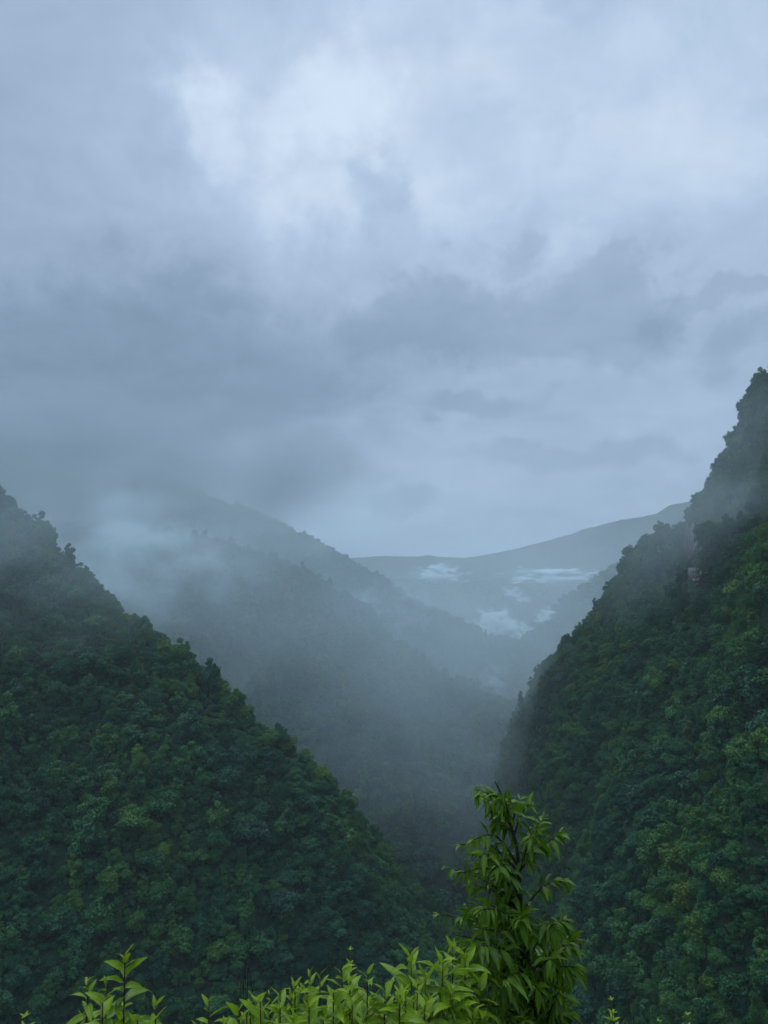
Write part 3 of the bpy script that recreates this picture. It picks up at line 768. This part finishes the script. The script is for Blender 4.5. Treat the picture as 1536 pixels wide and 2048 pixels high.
mist('small wisp on the pale ridge right of the cloud bank', P(1090, 1232, 1480), (34, 20, 20), .14, 7, 11, .42, .58, 1.4, 0, 0, -28, stretch=1.6, off=.58)
mist('thin wisp rising from the misty spur near the gorge', P(988, 1358, 800), (19, 13, 26), .05, 8, 10, .42, .62, 1.3, 0, off=.56)
mist('torn scraps of mist clinging to the flank of the tall mountain', P(760, 1225, 1190), (110, 45, 50), .014, 15, 34, .48, .62, 1.4, -.1)

# ------------------------------------------------------------------ haze
def haze():
    zlo = float(TV[:, 2].min()) - 1.0
    zhi = max(300.0, float(TV[:, 2].max()) + 30)
    lo = np.array([-4300.0, -4300.0, zlo]); hi = np.array([4300.0, 4300.0, zhi])
    v = [(x, y, z) for x in (lo[0], hi[0]) for y in (lo[1], hi[1]) for z in (lo[2], hi[2])]
    f = [(0, 1, 3, 2), (4, 6, 7, 5), (0, 4, 5, 1), (2, 3, 7, 6), (0, 2, 6, 4), (1, 5, 7, 3)]
    m, t, out = new_mat('valley_air')
    vol = t.n('ShaderNodeVolumePrincipled'); vol.inputs['Color'].default_value = (.80, .93, 1.0, 1)
    vol.inputs['Density'].default_value = HAZE; vol.inputs['Anisotropy'].default_value = 0.25
    t.t.links.new(vol.outputs[0], out.inputs['Volume'])
    o = mesh_obj('haze', v, f, m); tag(o, 'pale blue haze filling the valley', kind='stuff')
HAZE = 0.00011
haze()

# ------------------------------------------------------------------ sky: Nishita behind a procedural overcast
SUN_EL, SUN_AZ = R(58), R(-20)          # azimuth from straight ahead (+Y), negative = left
def world():
    w = bpy.data.worlds.new('World'); S.world = w; w.use_nodes = True; w.node_tree.nodes.clear()
    t = NT(w.node_tree); L = w.node_tree.links.new
    out = t.n('ShaderNodeOutputWorld')
    sky = t.n('ShaderNodeTexSky', sky_type='NISHITA'); sky.sun_disc = False
    sky.sun_elevation = SUN_EL; sky.sun_rotation = SUN_AZ; sky.air_density = 1.0; sky.dust_density = 2.0
    b1 = t.n('ShaderNodeBackground'); L(sky.outputs[0], b1.inputs[0]); b1.inputs[1].default_value = 0.06
    tc = t.n('ShaderNodeTexCoord'); d = tc.outputs['Generated']
    sp = t.n('ShaderNodeSeparateXYZ'); t.put(sp.inputs[0], d); x, y, z = sp.outputs
    az0 = t.math('ARCTAN2', x, y); el0 = t.math('ARCSINE', z)
    # clouds lie on a layer overhead: look-up where the view ray meets it
    zz = t.math('ADD', t.math('MAXIMUM', z, 0.0), 0.22)
    q = t.n('ShaderNodeCombineXYZ'); t.put(q.inputs[0], t.math('DIVIDE', x, zz)); t.put(q.inputs[1], t.math('DIVIDE', y, zz))
    wn = t.noise(q.outputs[0], 1.1, 4, 0.5)
    wv = t.vmath('SCALE', t.vmath('SUBTRACT', wn[1], (.5, .5, .5)), 1.0); wv.node.inputs[3].default_value = .55
    qw = t.vmath('ADD', q.outputs[0], wv)
    big = t.noise(qw, 0.9, 5, 0.52)[0]; fine = t.noise(qw, 2.6, 6, 0.55)[0]
    # wobble for the outlines of the single clouds
    wb = t.noise(d, 5.5, 6, 0.6)
    ws = t.n('ShaderNodeSeparateColor'); t.put(ws.inputs[0], wb[1])
    az = t.math('ADD', az0, t.math('MULTIPLY', t.math('SUBTRACT', ws.outputs[0], .5), .30))
    el = t.math('ADD', el0, t.math('MULTIPLY', t.math('SUBTRACT', ws.outputs[1], .5), .22))
    def blob(px, py, rx, ry, amp, slant=0.0):
        v = P(px, py, 1.0); a0 = math.atan2(v[0], v[1]); e0 = math.asin(v[2] / np.linalg.norm(v))
        da = t.math('SUBTRACT', az, a0); de = t.math('SUBTRACT', t.math('SUBTRACT', el, e0), t.math('MULTIPLY', da, slant))
        s = t.math('ADD', t.math('POWER', t.math('ABSOLUTE', t.math('DIVIDE', da, rx / F)), 2.0), t.math('POWER', t.math('ABSOLUTE', t.math('DIVIDE', de, ry / F)), 2.0))
        return t.math('MULTIPLY', t.math('EXPONENT', t.math('MULTIPLY', s, -1.0)), amp)
    acc = t.math('ADD', t.math('MULTIPLY', t.math('SUBTRACT', big, .5), 0.30), t.math('MULTIPLY', t.math('SUBTRACT', fine, .5), 0.34))
    wisp = t.noise(t.vmath('ADD', d, wv), 11.0, 6, 0.6)[0]
    acc = t.math('ADD', acc, t.math('MULTIPLY', t.math('SUBTRACT', wisp, .5), 0.20))
    acc = t.math('ADD', acc, 0.56)
    for b in BLOBS: acc = t.math('ADD', acc, blob(*b))
    # clouds with a torn rim: blobs joined, broken by billow noise, cut with a soft threshold
    n1 = t.noise(d, 9.0, 7, 0.58, 0.6)[0]; n2 = t.noise(d, 26.0, 5, 0.6, 0.4)[0]
    tear = t.math('ADD', t.math('MULTIPLY', t.math('SUBTRACT', n1, .5), 1.5), t.math('MULTIPLY', t.math('SUBTRACT', n2, .5), 0.55))
    for amount, lo, hi, group in BANKS:
        f = None
        for b in group:
            g = blob(*b[:4], 1.0, b[4]); f = g if f is None else t.math('MAXIMUM', f, g)
        layer = t.ramp01(t.math('ADD', f, t.math('MULTIPLY', tear, t.math('MINIMUM', t.math('MULTIPLY', f, 2.5), 1.0))), lo, hi)
        acc = t.math('ADD', acc, t.math('MULTIPLY', layer, amount))
    col = t.cramp(acc, [(0.0, (.150, .225, .330)), (0.25, (.220, .312, .445)), (0.5, (.325, .435, .600)), (0.75, (.465, .595, .785)), (1.0, (.68, .81, .97))])
    # an overcast is brightest overhead; boosted there, out of view, to brighten the haze
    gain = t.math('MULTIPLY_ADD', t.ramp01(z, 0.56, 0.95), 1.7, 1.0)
    gain = t.math('MULTIPLY', gain, t.math('MULTIPLY_ADD', t.ramp01(y, 0.1, -0.6), 0.7, 1.0))  # extra brightness added to the unseen sky behind the camera, also for the haze
    hor = t.ramp01(z, -0.02, -0.12)
    col = t.mix(hor, col, (.02, .035, .035, 1))
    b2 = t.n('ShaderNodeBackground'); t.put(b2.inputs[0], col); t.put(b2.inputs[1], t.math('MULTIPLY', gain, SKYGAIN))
    mx = t.n('ShaderNodeMixShader'); mx.inputs[0].default_value = 0.94
    L(b1.outputs[0], mx.inputs[1]); L(b2.outputs[0], mx.inputs[2]); L(mx.outputs[0], out.inputs[0])
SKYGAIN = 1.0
BLOBS = [  # smooth light and dark: px, py, radius x, radius y, amount, slant
    (1150, 230, 700, 330, .22, 0), (700, 140, 260, 160, .12, 0), (560, 300, 260, 160, .16, 0), (385, 260, 80, 100, .12, 0),
    (60, 300, 200, 330, -.10, 0), (200, 800, 520, 210, -.22, .1), (60, 930, 420, 150, -.30, 0), (830, 690, 330, 75, -.10, .2), (1150, 860, 400, 80, .05, .1), (490, 965, 110, 45, .17, 0), (700, 990, 200, 40, .05, 0), (900, 1085, 300, 30, -.06, 0)]
BANKS = [  # amount, soft threshold, [px, py, radius x, radius y, slant]
    (-.135, .22, .75, [(250, 740, 560, 190, .1), (830, 660, 360, 90, .15), (1120, 610, 260, 80, -.05), (1020, 480, 90, 50, .1), (1230, 560, 120, 60, 0)]),
    (-.12, .25, .8, [(760, 400, 90, 80, 0), (1490, 680, 110, 60, .4), (1450, 575, 220, 35, .15), (1180, 905, 260, 35, .05), (960, 800, 160, 30, .2)]),
    (-.20, .32, .75, [(560, 962, 45, 45, 0), (645, 955, 50, 45, 0), (800, 1010, 80, 40, 0)]),
    (.10, .15, .95, [(385, 255, 85, 110, 0), (560, 250, 110, 80, 0), (700, 190, 160, 120, 0), (620, 425, 140, 50, 0), (880, 400, 120, 70, 0)]),
    (.07, .3, .9, [(1300, 330, 300, 150, 0), (1100, 100, 300, 120, 0), (480, 955, 80, 35, .3)])]
world()

sun = bpy.data.lights.new('sun', 'SUN'); sun.energy = 1.4; sun.angle = R(30); sun.color = (1, .97, .92)
so = bpy.data.objects.new('sun', sun); COL.objects.link(so)

from mathutils import Vector
sd = Vector((math.sin(SUN_AZ) * math.cos(SUN_EL), math.cos(SUN_AZ) * math.cos(SUN_EL), math.sin(SUN_EL)))
so.rotation_euler = sd.to_track_quat('Z', 'Y').to_euler()

# ------------------------------------------------------------------ camera and render settings
cam = bpy.data.cameras.new('camera'); co = bpy.data.objects.new('camera', cam); COL.objects.link(co)
cam.sensor_fit = 'VERTICAL'; cam.sensor_height = 24; cam.lens = 24 * F / 2048
cam.clip_start = 0.05; cam.clip_end = 20000
co.location = (0, 0, 0); co.rotation_euler = (R(90) + TILT, 0, 0)
S.camera = co
S.view_settings.view_transform = 'Standard'; S.view_settings.look = 'None'; S.view_settings.exposure = 0; S.view_settings.gamma = 1
S.render.engine = 'CYCLES'
c = S.cycles
c.use_denoising = True; c.denoiser = 'OPENIMAGEDENOISE'; c.denoising_input_passes = 'RGB_ALBEDO_NORMAL'
c.max_bounces = 6; c.diffuse_bounces = 3; c.glossy_bounces = 2; c.transmission_bounces = 3; c.volume_bounces = 2; c.transparent_max_bounces = 4
c.volume_step_rate = 1.0; c.volume_max_steps = 128
c.use_adaptive_sampling = True; c.adaptive_threshold = 0.02
